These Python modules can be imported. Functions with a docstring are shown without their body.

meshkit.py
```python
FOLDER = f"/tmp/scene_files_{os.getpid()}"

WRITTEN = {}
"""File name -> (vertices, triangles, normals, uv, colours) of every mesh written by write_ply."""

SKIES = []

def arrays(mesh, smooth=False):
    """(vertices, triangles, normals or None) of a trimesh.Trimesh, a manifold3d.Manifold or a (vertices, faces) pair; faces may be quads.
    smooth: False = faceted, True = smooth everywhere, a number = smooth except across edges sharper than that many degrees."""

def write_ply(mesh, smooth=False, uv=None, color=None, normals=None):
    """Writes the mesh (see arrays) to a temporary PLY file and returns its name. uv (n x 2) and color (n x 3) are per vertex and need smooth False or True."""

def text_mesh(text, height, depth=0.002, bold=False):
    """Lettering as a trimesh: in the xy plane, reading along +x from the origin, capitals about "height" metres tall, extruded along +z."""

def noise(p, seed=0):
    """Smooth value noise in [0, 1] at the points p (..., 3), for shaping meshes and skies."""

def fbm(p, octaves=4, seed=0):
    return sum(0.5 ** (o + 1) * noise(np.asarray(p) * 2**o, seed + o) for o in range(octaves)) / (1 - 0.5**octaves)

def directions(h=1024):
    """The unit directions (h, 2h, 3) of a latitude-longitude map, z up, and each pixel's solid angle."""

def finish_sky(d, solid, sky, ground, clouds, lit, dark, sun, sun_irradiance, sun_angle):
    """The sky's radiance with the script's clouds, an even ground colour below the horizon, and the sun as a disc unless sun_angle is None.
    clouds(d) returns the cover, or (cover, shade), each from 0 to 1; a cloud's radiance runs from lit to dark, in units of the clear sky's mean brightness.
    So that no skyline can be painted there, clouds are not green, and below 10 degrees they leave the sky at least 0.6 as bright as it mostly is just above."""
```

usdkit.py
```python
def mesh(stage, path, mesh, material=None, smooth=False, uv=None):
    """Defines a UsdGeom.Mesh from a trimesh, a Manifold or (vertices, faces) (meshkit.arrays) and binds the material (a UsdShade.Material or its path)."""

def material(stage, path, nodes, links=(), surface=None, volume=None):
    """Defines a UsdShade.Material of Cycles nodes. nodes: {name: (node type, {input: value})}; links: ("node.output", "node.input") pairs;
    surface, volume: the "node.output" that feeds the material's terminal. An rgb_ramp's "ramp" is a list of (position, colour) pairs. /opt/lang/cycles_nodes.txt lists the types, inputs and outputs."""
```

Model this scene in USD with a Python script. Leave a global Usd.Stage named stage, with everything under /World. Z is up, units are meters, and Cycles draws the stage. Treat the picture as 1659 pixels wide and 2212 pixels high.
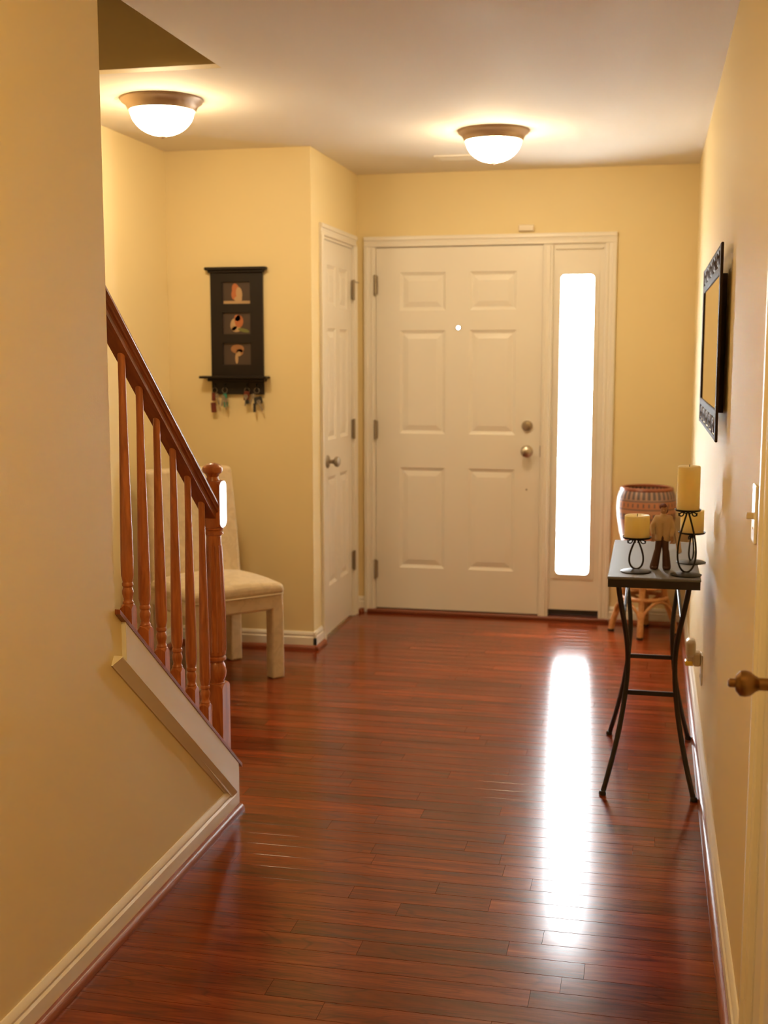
import math, random
import numpy as np, trimesh, manifold3d, usdkit, meshkit
from shapely.geometry import Polygon, box as rect, Point
from shapely import affinity
from scipy.interpolate import CubicSpline
from pxr import Usd, UsdGeom, UsdLux, UsdShade, Gf, Sdf

random.seed(7)
RNG = np.random.default_rng(7)
stage = Usd.Stage.CreateInMemory()
UsdGeom.SetStageUpAxis(stage, 'Z'); UsdGeom.SetStageMetersPerUnit(stage, 1.0)
UsdGeom.Xform.Define(stage, '/World'); UsdGeom.Scope.Define(stage, '/World/Looks')

# ------------------------------------------------------------------ camera
W, Hpx, FPX = 1659.0, 2212.0, 2626.0
CAM_H, PITCH, YAW, ROLL = 1.4511, 0.1269, 0.2156, -0.0003
cam = UsdGeom.Camera.Define(stage, '/World/camera')
cy, sy, cp, sp, cr, sr = math.cos(YAW), math.sin(YAW), math.cos(PITCH), math.sin(PITCH), math.cos(ROLL), math.sin(ROLL)
r0 = np.array([cy, sy, 0]); f0 = np.array([-sy, cy, 0]); u0 = np.array([0, 0, 1.0])
fwd = f0 * cp - u0 * sp; upv = u0 * cp + f0 * sp
R = r0 * cr + upv * sr; U = upv * cr - r0 * sr
M = Gf.Matrix4d(*R, 0, *U, 0, *(-fwd), 0, 0, 0, CAM_H, 1)
cam.AddTransformOp().Set(M)
HA = 36.0
cam.CreateHorizontalApertureAttr(HA); cam.CreateVerticalApertureAttr(HA * Hpx / W)
cam.CreateFocalLengthAttr(HA * FPX / W)
cam.CreateClippingRangeAttr(Gf.Vec2f(0.05, 200))
cam.CreateFStopAttr(5.6); cam.CreateFocusDistanceAttr(3.0)
cam.CreateExposureAttr(0.10)

# ------------------------------------------------------------------ light: daylight outside, ceiling lamps inside
SKY, LAMP = 11.0, 65.0
LAMP_COLOR = (1.0, 0.76, 0.45)
dome = UsdLux.DomeLight.Define(stage, '/World/sky'); dome.CreateIntensityAttr(SKY); dome.CreateColorAttr(Gf.Vec3f(0.95, 0.97, 1.0))      # hazy white daylight all round, washed out in the sidelight

# ------------------------------------------------------------------ helpers: prims
USED = {}
def numbered(parent, name):
    k = (parent, name); n = USED.get(k, -1) + 1; USED[k] = n
    return name if n == 0 else f'{name}_{n:03d}'

ORIGIN = {}
def tag(p, label=None, cat=None, group=None, kind=None):
    for k, v in (('label', label), ('category', cat), ('group', group), ('kind', kind)):
        if v: p.SetCustomDataByKey(k, v)
    return p

def thing(name, label, cat, loc, group=None, kind=None):
    path = '/World/' + numbered('/World', name)
    x = UsdGeom.Xform.Define(stage, path); x.AddTranslateOp().Set(Gf.Vec3d(*map(float, loc)))
    ORIGIN[path] = np.asarray(loc, float)
    tag(x.GetPrim(), label, cat, group, kind)
    return path

def setting(name, label=None):
    path = '/World/' + numbered('/World', name)
    x = UsdGeom.Xform.Define(stage, path); ORIGIN[path] = np.zeros(3)
    tag(x.GetPrim(), label, None, None, 'structure')
    return path

def join(ms):
    return ms[0] if len(ms) == 1 else trimesh.util.concatenate(ms)

def part(name, m, material, parent, smooth=30, label=None, kind=None):
    """one mesh (in world coordinates) under parent"""
    if isinstance(m, (list, tuple)): m = join(list(m))
    path = parent + '/' + numbered(parent, name)
    off = next((o for p, o in sorted(ORIGIN.items(), key=lambda t: -len(t[0])) if (parent + '/').startswith(p + '/')), np.zeros(3))
    m = m.copy(); m.apply_translation(-off)
    g = usdkit.mesh(stage, path, m, MATS[material], smooth=smooth)
    if label or kind: tag(g.GetPrim(), label, None, None, kind)
    return path

def struct(name, m, material, label=None, smooth=30):
    if isinstance(m, (list, tuple)): m = join(list(m))
    path = '/World/' + numbered('/World', name)
    g = usdkit.mesh(stage, path, m, MATS[material], smooth=smooth)
    tag(g.GetPrim(), label, None, None, 'structure')
    return path

def single(name, m, material, label, cat, group=None, smooth=30):
    if isinstance(m, (list, tuple)): m = join(list(m))
    path = '/World/' + numbered('/World', name)
    g = usdkit.mesh(stage, path, m, MATS[material], smooth=smooth)
    tag(g.GetPrim(), label, cat, group)
    return path

# ------------------------------------------------------------------ helpers: shapes
def box(x0, x1, y0, y1, z0, z1, b=0.0):
    if b <= 0:
        m = trimesh.creation.box((x1 - x0, y1 - y0, z1 - z0)); m.apply_translation(((x0 + x1) / 2, (y0 + y1) / 2, (z0 + z1) / 2)); return m
    P = []
    for x, sx in ((x0, 1), (x1, -1)):
        for y, s_y in ((y0, 1), (y1, -1)):
            for z, sz in ((z0, 1), (z1, -1)):
                P += [(x + sx * b, y + s_y * b, z), (x + sx * b, y, z + sz * b), (x, y + s_y * b, z + sz * b)]
    return trimesh.convex.convex_hull(np.array(P))

def rbox(x0, x1, y0, y1, z0, z1, r, seg=6):
    """box with round edges"""
    s = trimesh.creation.icosphere(2, r).vertices
    P = [s + (x, y, z) for x in (x0 + r, x1 - r) for y in (y0 + r, y1 - r) for z in (z0 + r, z1 - r)]
    return trimesh.convex.convex_hull(np.vstack(P))

def ext(shape, h):
    gs = getattr(shape, 'geoms', [shape])
    return join([trimesh.creation.extrude_polygon(g, h, engine='earcut') for g in gs])

def along_x(shape, x0, x1):        # shape in (y, z)
    m = ext(shape, x1 - x0); v = m.vertices
    return trimesh.Trimesh(np.stack([v[:, 2] + x0, v[:, 0], v[:, 1]], 1), m.faces, process=False)

def along_y(shape, y0, y1):        # shape in (x, z)
    m = ext(shape, y1 - y0); v = m.vertices
    return trimesh.Trimesh(np.stack([v[:, 0], v[:, 2] + y0, v[:, 1]], 1), m.faces[:, ::-1], process=False)

def along_z(shape, z0, z1):        # shape in (x, y)
    m = ext(shape, z1 - z0); m.apply_translation((0, 0, z0)); return m

class Face:
    """a wall face: u along the wall, v up, w out into the room"""
    def __init__(s, O, Ud, N): s.O, s.U, s.N = np.array(O, float), np.array(Ud, float), np.array(N, float); s.flip = np.linalg.det(np.stack([s.U, [0, 0, 1], s.N])) < 0
    def __call__(s, m):
        v = np.asarray(m.vertices)
        p = s.O + v[:, :1] * s.U + v[:, 1:2] * np.array([0, 0, 1.0]) + v[:, 2:] * s.N
        return trimesh.Trimesh(p, m.faces[:, ::-1] if s.flip else m.faces, process=False)
    def plate(s, shape, w0, w1):
        m = ext(shape, w1 - w0); m.apply_translation((0, 0, w0)); return s(m)
    def box(s, u0, u1, v0, v1, w0, w1, b=0): return s(box(u0, u1, v0, v1, w0, w1, b))
    def lathe(s, u, v, prof, n=32):
        m = lathe((0, 0, 0), prof, n); m.apply_translation((u, v, 0)); return s(m)

def rings(rs):
    """rectangles (u0,u1,v0,v1,w) joined one inside the next, the last one filled"""
    V, F = [], []
    for u0_, u1, v0, v1, w in rs: V += [(u0_, v0, w), (u1, v0, w), (u1, v1, w), (u0_, v1, w)]
    for k in range(len(rs) - 1):
        a, b = 4 * k, 4 * k + 4
        for i in range(4):
            j = (i + 1) % 4; F += [(a + i, a + j, b + j), (a + i, b + j, b + i)]
    a = 4 * (len(rs) - 1); F += [(a, a + 1, a + 2), (a, a + 2, a + 3)]
    return trimesh.Trimesh(np.array(V, float), np.array(F), process=False)

def raised(u0_, u1, v0, v1):
    g = lambda i, w: (u0_ + i, u1 - i, v0 + i, v1 - i, w)
    return rings([g(0, 0), g(.006, -.004), g(.016, -.009), g(.022, -.009), g(.024, -.0075), g(.048, -.0015), g(.050, -.0015)])

def lathe(c, prof, n=32):
    m = trimesh.creation.revolve(np.array(prof, float), sections=n); m.apply_translation(c); return m

def tube(P, r, n=8, closed=False, caps=True):
    P = np.asarray(P, float); N = len(P); rr = np.broadcast_to(np.asarray(r, float), (N,))
    if closed: T = np.roll(P, -1, 0) - np.roll(P, 1, 0)
    else: T = np.gradient(P, axis=0)
    T /= np.linalg.norm(T, axis=1, keepdims=True)
    a = np.array([0, 0, 1.0]) if abs(T[0][2]) < .9 else np.array([1.0, 0, 0])
    nrm = np.cross(T[0], a); nrm /= np.linalg.norm(nrm); V = []
    for i in range(N):
        nrm = nrm - T[i] * (nrm @ T[i]); nrm /= np.linalg.norm(nrm); bn = np.cross(T[i], nrm)
        t = np.arange(n) / n * 2 * np.pi
        V.append(P[i] + rr[i] * (np.cos(t)[:, None] * nrm + np.sin(t)[:, None] * bn))
    V = np.vstack(V); F = []
    for i in range(N if closed else N - 1):
        j = (i + 1) % N
        for k in range(n):
            l = (k + 1) % n; F += [(i * n + k, i * n + l, j * n + l), (i * n + k, j * n + l, j * n + k)]
    if not closed and caps:
        V = np.vstack([V, P[0], P[-1]]); c0, c1 = len(V) - 2, len(V) - 1
        for k in range(n):
            l = (k + 1) % n; F += [(c0, l, k), (c1, (N - 1) * n + k, (N - 1) * n + l)]
    return trimesh.Trimesh(V, np.array(F), process=False)

def spline(P, n=24):
    P = np.asarray(P, float); t = np.concatenate([[0], np.cumsum(np.linalg.norm(np.diff(P, axis=0), axis=1))])
    return CubicSpline(t, P)(np.linspace(0, t[-1], n))

def mf(m): return manifold3d.Manifold(manifold3d.Mesh(np.asarray(m.vertices, np.float32), np.asarray(m.faces, np.uint32)))
def tm(M_):
    a = M_.to_mesh(); return trimesh.Trimesh(np.asarray(a.vert_properties)[:, :3], np.asarray(a.tri_verts), process=False)
def ball(c, r, n=2): m = trimesh.creation.icosphere(n, r); m.apply_translation(c); return m
def bones(L, refine=.004, it=8):
    """one smooth body from bones ((p, r), (q, r))"""
    out = None
    for (p, rp), (q, rq) in L:
        h = mf(trimesh.convex.convex_hull(np.vstack([ball(p, rp).vertices, ball(q, rq).vertices])))
        out = h if out is None else out + h
    m = tm(out.refine_to_length(refine)); m.merge_vertices(); trimesh.smoothing.filter_taubin(m, iterations=it); return m
def rotz(m, a, c): m = m.copy(); m.apply_transform(trimesh.transformations.rotation_matrix(a, (0, 0, 1), c)); return m

# ------------------------------------------------------------------ materials
MATS = {}
def mat(name, nodes, links=(), surface='p.BSDF'):
    MATS[name] = usdkit.material(stage, '/World/Looks/' + name, nodes, links, surface)

def plain(name, color, rough=.5, bump=0, scale=200, **kw):
    N = {'p': ('principled_bsdf', {'base_color': color, 'roughness': rough, **kw})}; L = []
    if bump:
        N['g'] = ('geometry', {}); N['n'] = ('noise_texture', {'scale': scale, 'detail': 3.0}); N['b'] = ('bump', {'strength': bump, 'distance': .002})
        L = [('g.position', 'n.vector'), ('n.fac', 'b.height'), ('b.normal', 'p.normal')]
    mat(name, N, L)

plain('wall_paint', (.81, .675, .385), .62, .12, 180)
plain('ceiling_paint', (.80, .74, .64), .8, .15, 160)
plain('trim_white', (.84, .80, .73), .33)
plain('door_white', (.83, .79, .72), .36, .05, 90)
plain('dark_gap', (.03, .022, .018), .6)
plain('black_wood', (.012, .007, .005), .5, specular_ior_level=.3)
plain('black_metal', (.020, .016, .016), .42, .1, 300, metallic=.6)
plain('mirror_frame', (.030, .015, .012), .62, specular_ior_level=.25)
plain('mirror_side', (.055, .020, .016), .4)
plain('scroll_metal', (.08, .06, .05), .5, metallic=.5)
plain('table_metal', (.030, .024, .026), .40, metallic=.35)
plain('brass_antique', (.25, .135, .048), .28, metallic=1.0)
plain('nickel', (.50, .44, .36), .3, metallic=1.0)
plain('hinge_metal', (.36, .31, .24), .4, metallic=.9)
plain('lamp_metal', (.50, .37, .26), .42, metallic=.55)
plain('candle_wax', (.86, .66, .34), .45, subsurface_weight=.35, subsurface_scale=.02, subsurface_radius=(1.0, .6, .3))
plain('wick', (.03, .025, .02), .8)
plain('white_plastic', (.86, .84, .80), .22)
plain('cream_plastic', (.72, .62, .46), .35)
plain('dark_slot', (.02, .02, .02), .5)
plain('amber_gel', (.85, .55, .05), .08, transmission_weight=.6)
plain('threshold_wood', (.20, .055, .025), .35)
plain('shoe_wood', (.235, .060, .026), .28)
plain('print_dark', (.062, .036, .026), .5)
plain('print_peach', (.46, .14, .045), .5)
plain('print_cream', (.48, .31, .16), .5)
plain('print_green', (.16, .17, .045), .4)
plain('print_tan', (.33, .15, .06), .4)
plain('key_steel', (.35, .31, .27), .35, metallic=.9)
plain('fob_teal', (.02, .26, .20), .4)
plain('fob_red', (.14, .018, .010), .45)
plain('fob_black', (.02, .018, .018), .5)
plain('figure_cloth', (.56, .39, .25), .7)
plain('figure_trousers', (.075, .028, .022), .6)
plain('figure_hair', (.13, .030, .028), .6)
plain('figure_skin', (.38, .20, .12), .6)
plain('figure_scarf', (.66, .50, .38), .7)
plain('stair_oak', (.34, .13, .04), .3)
plain('table_slate', (.13, .13, .145), .50, .08, 60)

def wood(name, dark, light, rough, scale, coat=0.0):
    """grained wood; scale stretches the grain along its long axis"""
    mat(name, {'g': ('geometry', {}), 'o': ('object_info', {}), 'mr': ('math', {'math_type': 'multiply', 'value2': 53.0}), 'cx': ('combine_xyz', {}),
               'm': ('mapping', {'mapping_type': 'point', 'scale': scale}),
               'n': ('noise_texture', {'scale': 1.0, 'detail': 5.0, 'roughness': .6, 'distortion': .8}),
               'r': ('rgb_ramp', {'ramp': [(.28, dark), (.5, tuple((a + b) / 2 for a, b in zip(dark, light))), (.72, light)]}),
               'p': ('principled_bsdf', {'roughness': rough, 'coat_weight': coat, 'coat_roughness': .08})},
        [('g.position', 'm.vector'), ('o.random', 'mr.value1'), ('mr.value', 'cx.x'), ('mr.value', 'cx.z'), ('cx.vector', 'm.location'),
         ('m.vector', 'n.vector'), ('n.fac', 'r.fac'), ('r.color', 'p.base_color')])
wood('oak_upright', (.29, .076, .019), (.56, .180, .044), .32, (60, 60, 6), .3)
wood('oak_rail', (.17, .040, .011), (.34, .096, .025), .42, (60, 8, 8), .2)
wood('rattan', (.40, .17, .055), (.66, .34, .13), .45, (30, 30, 30))

# floor boards: six tones of glossy red cherry with streaks, pores and cathedral lines
def floor_wood(name, a, b, c):
    mat(name, {'g': ('geometry', {}), 'o': ('object_info', {}), 'mr': ('math', {'math_type': 'multiply', 'value2': 91.0}), 'cx': ('combine_xyz', {}),
               'm': ('mapping', {'scale': (2.6, 26.0, 1.0)}), 'm2': ('mapping', {'scale': (9.0, 240.0, 1.0)}), 'm3': ('mapping', {'scale': (1.1, 9.0, 1.0)}),
               'n': ('noise_texture', {'scale': 1.0, 'detail': 5.0, 'roughness': .62, 'distortion': .5}),
               'n2': ('noise_texture', {'scale': 1.0, 'detail': 2.0}),
               'n3': ('noise_texture', {'scale': 1.0, 'detail': 2.0, 'distortion': .6}),
               'k': ('math', {'math_type': 'multiply', 'value2': 11.0}), 'fr': ('math', {'math_type': 'fraction'}),
               'rl': ('rgb_ramp', {'ramp': [(0.0, (1, 1, 1)), (.10, (.52, .40, .36)), (.22, (1, 1, 1)), (1.0, (1, 1, 1))]}),
               'r': ('rgb_ramp', {'ramp': [(.30, a), (.5, b), (.70, c)]}),
               'rp': ('rgb_ramp', {'ramp': [(.32, (.55, .5, .5)), (.46, (1, 1, 1))]}),
               'x': ('mix', {'mix_type': 'multiply', 'fac': .40}), 'x2': ('mix', {'mix_type': 'multiply', 'fac': .55}),
               'mb': ('mapping', {'scale': (5.0, 14.0, 5.0)}), 'nb': ('noise_texture', {'scale': 1.0, 'detail': 2.0}), 'bp': ('bump', {'strength': .10, 'distance': .002}),
               'p': ('principled_bsdf', {'roughness': .17, 'ior': 1.46})},
        [('g.position', 'm.vector'), ('g.position', 'm2.vector'), ('g.position', 'm3.vector'), ('o.random', 'mr.value1'), ('mr.value', 'cx.x'), ('mr.value', 'cx.z'), ('cx.vector', 'm.location'), ('cx.vector', 'm3.location'),
         ('m.vector', 'n.vector'), ('m2.vector', 'n2.vector'), ('m3.vector', 'n3.vector'), ('n3.fac', 'k.value1'), ('k.value', 'fr.value1'), ('fr.value', 'rl.fac'),
         ('n.fac', 'r.fac'), ('n2.fac', 'rp.fac'), ('r.color', 'x.color1'), ('rp.color', 'x.color2'), ('x.color', 'x2.color1'), ('rl.color', 'x2.color2'), ('x2.color', 'p.base_color'),
         ('g.position', 'mb.vector'), ('mb.vector', 'nb.vector'), ('nb.fac', 'bp.height'), ('bp.normal', 'p.normal')])
FT = []
for i, s in enumerate((.60, .70, .78, .84, .91, 1.02)):
    FT.append(f'cherry_floor_{i}')
    floor_wood(FT[-1], tuple(s * q for q in (.118, .013, .003)), tuple(s * q for q in (.205, .030, .007)), tuple(s * q for q in (.285, .053, .013)))

# upholstery: cream damask with a faint leaf pattern
mat('damask', {'g': ('geometry', {}), 'v': ('noise_texture', {'scale': 14.0, 'detail': 1.0, 'distortion': 2.2}), 'r': ('rgb_ramp', {'ramp': [(.44, (.60, .475, .295)), (.54, (.66, .53, .34))]}),
               'n': ('noise_texture', {'scale': 700.0, 'detail': 1.0}), 'b': ('bump', {'strength': .25, 'distance': .001}), 'p': ('principled_bsdf', {'roughness': .8, 'sheen_weight': .25})},
    [('g.position', 'v.vector'), ('v.fac', 'r.fac'), ('r.color', 'p.base_color'), ('g.position', 'n.vector'), ('n.fac', 'b.height'), ('b.normal', 'p.normal')])
# window pane: daylight passes, a little gloss
mat('pane_glass', {'f': ('fresnel', {'IOR': 1.45}), 'gb': ('geometry', {}), 'iv': ('math', {'math_type': 'subtract', 'value1': 1.0}), 'mu': ('math', {'math_type': 'multiply'}), 't': ('transparent_bsdf', {'color': (.96, .98, .98)}), 'gl': ('glossy_bsdf', {'color': (1, 1, 1), 'roughness': .02}), 'x': ('mix_closure', {})},
    [('gb.backfacing', 'iv.value2'), ('iv.value', 'mu.value1'), ('f.fac', 'mu.value2'), ('mu.value', 'x.fac'), ('t.BSDF', 'x.closure1'), ('gl.BSDF', 'x.closure2')], 'x.closure')
mat('mirror_glass', {'p': ('principled_bsdf', {'base_color': (.86, .86, .84), 'metallic': 1.0, 'roughness': .02})})
mat('lamp_glass', {'e': ('emission', {'color': LAMP_COLOR, 'strength': LAMP})}, (), 'e.emission')
mat('lamp_glass_amber', {'e': ('emission', {'color': (1.0, .65, .22), 'strength': LAMP * 1.5})}, (), 'e.emission')
# painted clay pot: bands of dark motifs on terracotta
def pot_material(cx_, cy_, z0):
    mat('painted_clay', {'g': ('geometry', {}), 's': ('separate_xyz', {}), 'dx': ('math', {'math_type': 'subtract', 'value2': cx_}), 'dy': ('math', {'math_type': 'subtract', 'value2': cy_}),
        'a': ('math', {'math_type': 'arctan2'}), 'ak': ('math', {'math_type': 'multiply', 'value2': 17.0 / math.pi}), 'tri': ('math', {'math_type': 'pingpong', 'value2': .5}),
        'zz': ('math', {'math_type': 'subtract', 'value2': z0}), 'n': ('noise_texture', {'scale': 60.0, 'detail': 2.0}),
        'band': ('rgb_ramp', {'interpolate': False, 'ramp': [(0, (.46, .19, .10)), (.320, (.20, .12, .10)), (.330, (.46, .19, .10)), (.352, (.50, .24, .14)), (.372, (.20, .12, .10)), (.378, (.46, .19, .10)), (.414, (.17, .12, .12)), (.420, (.40, .24, .19)), (.470, (.17, .12, .12)), (.476, (.50, .20, .10))]}),
        'motif': ('rgb_ramp', {'interpolate': False, 'ramp': [(0, (0, 0, 0)), (.425, (1, 1, 1)), (.467, (0, 0, 0))]}),
        'dots': ('rgb_ramp', {'interpolate': False, 'ramp': [(0, (0, 0, 0)), (.385, (1, 1, 1)), (.406, (0, 0, 0))]}),
        'low': ('rgb_ramp', {'interpolate': False, 'ramp': [(0, (0, 0, 0)), (.335, (1, 1, 1)), (.350, (0, 0, 0))]}),
        'th': ('math', {'math_type': 'greater_than', 'value2': .22}), 'td': ('math', {'math_type': 'greater_than', 'value2': .36}),
        'f1': ('math', {'math_type': 'multiply'}), 'f2': ('math', {'math_type': 'multiply'}), 'f3': ('math', {'math_type': 'multiply'}), 'fa': ('math', {'math_type': 'maximum'}), 'fb': ('math', {'math_type': 'maximum'}),
        'x': ('mix', {'color2': (.11, .085, .09)}), 'p': ('principled_bsdf', {'roughness': .42})},
        [('g.position', 's.vector'), ('s.x', 'dx.value1'), ('s.y', 'dy.value1'), ('dx.value', 'a.value1'), ('dy.value', 'a.value2'), ('a.value', 'ak.value1'), ('ak.value', 'tri.value1'),
         ('s.z', 'zz.value1'), ('zz.value', 'band.fac'), ('zz.value', 'motif.fac'), ('zz.value', 'dots.fac'), ('zz.value', 'low.fac'), ('tri.value', 'th.value1'), ('tri.value', 'td.value1'),
         ('motif.color', 'f1.value1'), ('th.value', 'f1.value2'), ('dots.color', 'f2.value1'), ('td.value', 'f2.value2'), ('low.color', 'f3.value1'), ('th.value', 'f3.value2'),
         ('f1.value', 'fa.value1'), ('f2.value', 'fa.value2'), ('fa.value', 'fb.value1'), ('f3.value', 'fb.value2'), ('fb.value', 'x.fac'), ('band.color', 'x.color1'), ('x.color', 'p.base_color')])

# ------------------------------------------------------------------ the room (y runs towards the front door, z up)
YF, XR, XC, YN, XS, XL, H = 6.688, .2145, -1.6164, 5.744, -2.355, -1.280, 2.4458
YE = 2.737                                   # end of the full-height left wall
KNEE_END = 3.60                              # end of the knee wall under the railing
XW = XL - .118                               # back of the left wall
YB = -2.6                                    # wall behind the camera
UP = 5.0                                     # ceiling of the floor above
XO, YH = -1.486, 4.096                       # stairwell opening
cap_z = lambda y: .812 - .776 * (y - 2.764)  # top of the knee wall

# floor: each board a part
floor = setting('floor')
part('subfloor', box(XS - .1, XR + .1, YB - .1, YF + .12, -.08, -.0195), 'dark_gap', floor)
PW, Y0 = .0757, 2.884 - 40 * .0757
def plank(x0, x1, y0, y1):
    g, c, d = .0004, .0006, .0002
    a, b, e, f = x0 + g, x1 - g, y0 + g, y1 - g
    P = [(a, e, -.019), (b, e, -.019), (b, f, -.019), (a, f, -.019), (a, e, -d), (b, e, -d), (b, f, -d), (a, f, -d), (a, e + c, 0), (b, e + c, 0), (b, f - c, 0), (a, f - c, 0)]
    F = [(8, 9, 10), (8, 10, 11)]
    for lo in (0, 4):
        for i in range(4):
            j = (i + 1) % 4; F += [(lo + i, lo + j, lo + 4 + j), (lo + i, lo + 4 + j, lo + 4 + i)]
    F += [(0, 2, 1), (0, 3, 2)]
    return trimesh.Trimesh(np.array(P, float), np.array(F), process=False)
JOINTS = {0: -.23, -4: -.235, 1: -.618, -5: -.83, -1: -.86}
far = {k: [] for k in FT}; near = []
row = int((YB - Y0) // PW)
while Y0 + row * PW < YF + .06:
    y0 = Y0 + row * PW; y1 = y0 + PW; k = row - 40
    lo = XL - .03 if y1 < 3.58 else (XS - .01 if y0 < YN else XC - .02)
    hi = XR + .01
    rr = random.Random(1000 + row)
    x = lo - rr.uniform(.0, .7); cuts = [lo]
    if k in JOINTS: cuts.append(JOINTS[k]); x = JOINTS[k]
    while True:
        x += rr.choice((.38, .55, .72, .86, 1.05, 1.2))
        if x > hi - .12: break
        if x > lo + .15: cuts.append(x)
    cuts.append(hi)
    for a, b in zip(cuts[:-1], cuts[1:]):
        t = FT[rr.choices(range(6), (2, 4, 4, 4, 3, 2))[0]]
        p = plank(a, b, y0, y1)
        if 1.95 < y0 < 6.05: near.append((p, t))
        else: far[t].append(p)
    row += 1
for p, t in near: part('plank', p, t, floor, smooth=False)
for t in FT: part('far_planks', far[t], t, floor, smooth=False, kind='stuff')

# walls
def rectp(a, b, c, d): return rect(a, c, b, d)
DOOR_HOLE = rectp(-1.532, -.240, -.01, 2.068)
struct('wall_front', along_y(rectp(XS - .12, XR + .12, -.1, UP).difference(DOOR_HOLE), YF, YF + .15), 'wall_paint', 'cream painted front wall around the white entry door')
D3 = rectp(1.40, 2.235, -.01, 2.05)
struct('wall_right', along_x(rectp(YB - .1, YF + .15, -.1, UP).difference(D3), XR, XR + .12), 'wall_paint', 'cream painted wall on the right with the mirror')
knee = Polygon([(YB - .1, -.1), (KNEE_END, -.1), (KNEE_END, cap_z(KNEE_END) - .012), (YE, cap_z(YE) - .012), (YE, H), (YB - .1, H)])
struct('wall_left', along_x(knee, XW, XL), 'wall_paint', 'cream painted near wall stepping down to the sloped knee wall of the stairs')
struct('wall_stairwell', along_x(rectp(YB - .1, YN + .12, -.1, UP), XS - .12, XS), 'wall_paint', 'cream painted far wall of the stairwell')
struct('wall_niche', along_y(rectp(XS, XC - .115, -.1, H + .02), YN, YN + .11), 'wall_paint', 'warm cream wall behind the key rack and chair')
CD = rectp(5.946, 6.566, -.01, 2.048)
struct('wall_closet', along_x(rectp(YN, YF, -.1, H + .02).difference(CD), XC - .115, XC), 'wall_paint', 'narrow cream wall holding the white closet door')
struct('wall_back', along_y(rectp(XS - .12, XR + .12, -.1, UP), YB - .12, YB), 'wall_paint', 'cream wall behind the viewpoint')
struct('wall_upper', [box(XS, XO + .11, YH, YH + .11, H + .0305, UP), box(XS, XO - .0005, YH, YH + .0595, H, H + .0305), box(XO, XO + .11, YB, YH, H + .0305, UP)], 'wall_paint', 'shaded cream wall seen up through the stairwell opening')
ceil = Polygon([(XS, .3), (XO, .3), (XO, YH + .06), (XS, YH + .06)])
struct('ceiling', along_z(rectp(XS - .12, XR + .12, YB - .12, YF + .15).difference(ceil), H, H + .03), 'ceiling_paint', 'off-white painted ceiling with the stairwell opening')
struct('ceiling', along_z(rectp(XS - .3, XR + .3, YB - .3, YF + .3), UP, UP + .1), 'ceiling_paint', 'ceiling of the floor above the stairwell')

# baseboards: moulded white board with a stained quarter-round shoe
def base_prof(h=.088, t=.014):
    return Polygon([(0, 0), (t, 0), (t, h - .030), (t * .62, h - .024), (t * .80, h - .016), (t * .62, h - .007), (t * .25, h), (0, h)])
def shoe_prof(t0=.014, r=.017):
    return Polygon([(t0, 0), (t0 + r, 0)] + [(t0 + r * math.cos(a), .004 + r * math.sin(a)) for a in np.linspace(0, math.pi / 2, 6)])
def run_y(prof, x, sgn, y0, y1):             # profile offset goes from the wall at x towards sgn
    return along_y(affinity.translate(affinity.scale(prof, sgn, 1, origin=(0, 0)), x, 0), y0, y1)
def run_x(prof, y, sgn, x0, x1):
    return along_x(affinity.translate(affinity.scale(prof, sgn, 1, origin=(0, 0)), y, 0), x0, x1)
b = setting('baseboard_left')
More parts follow.
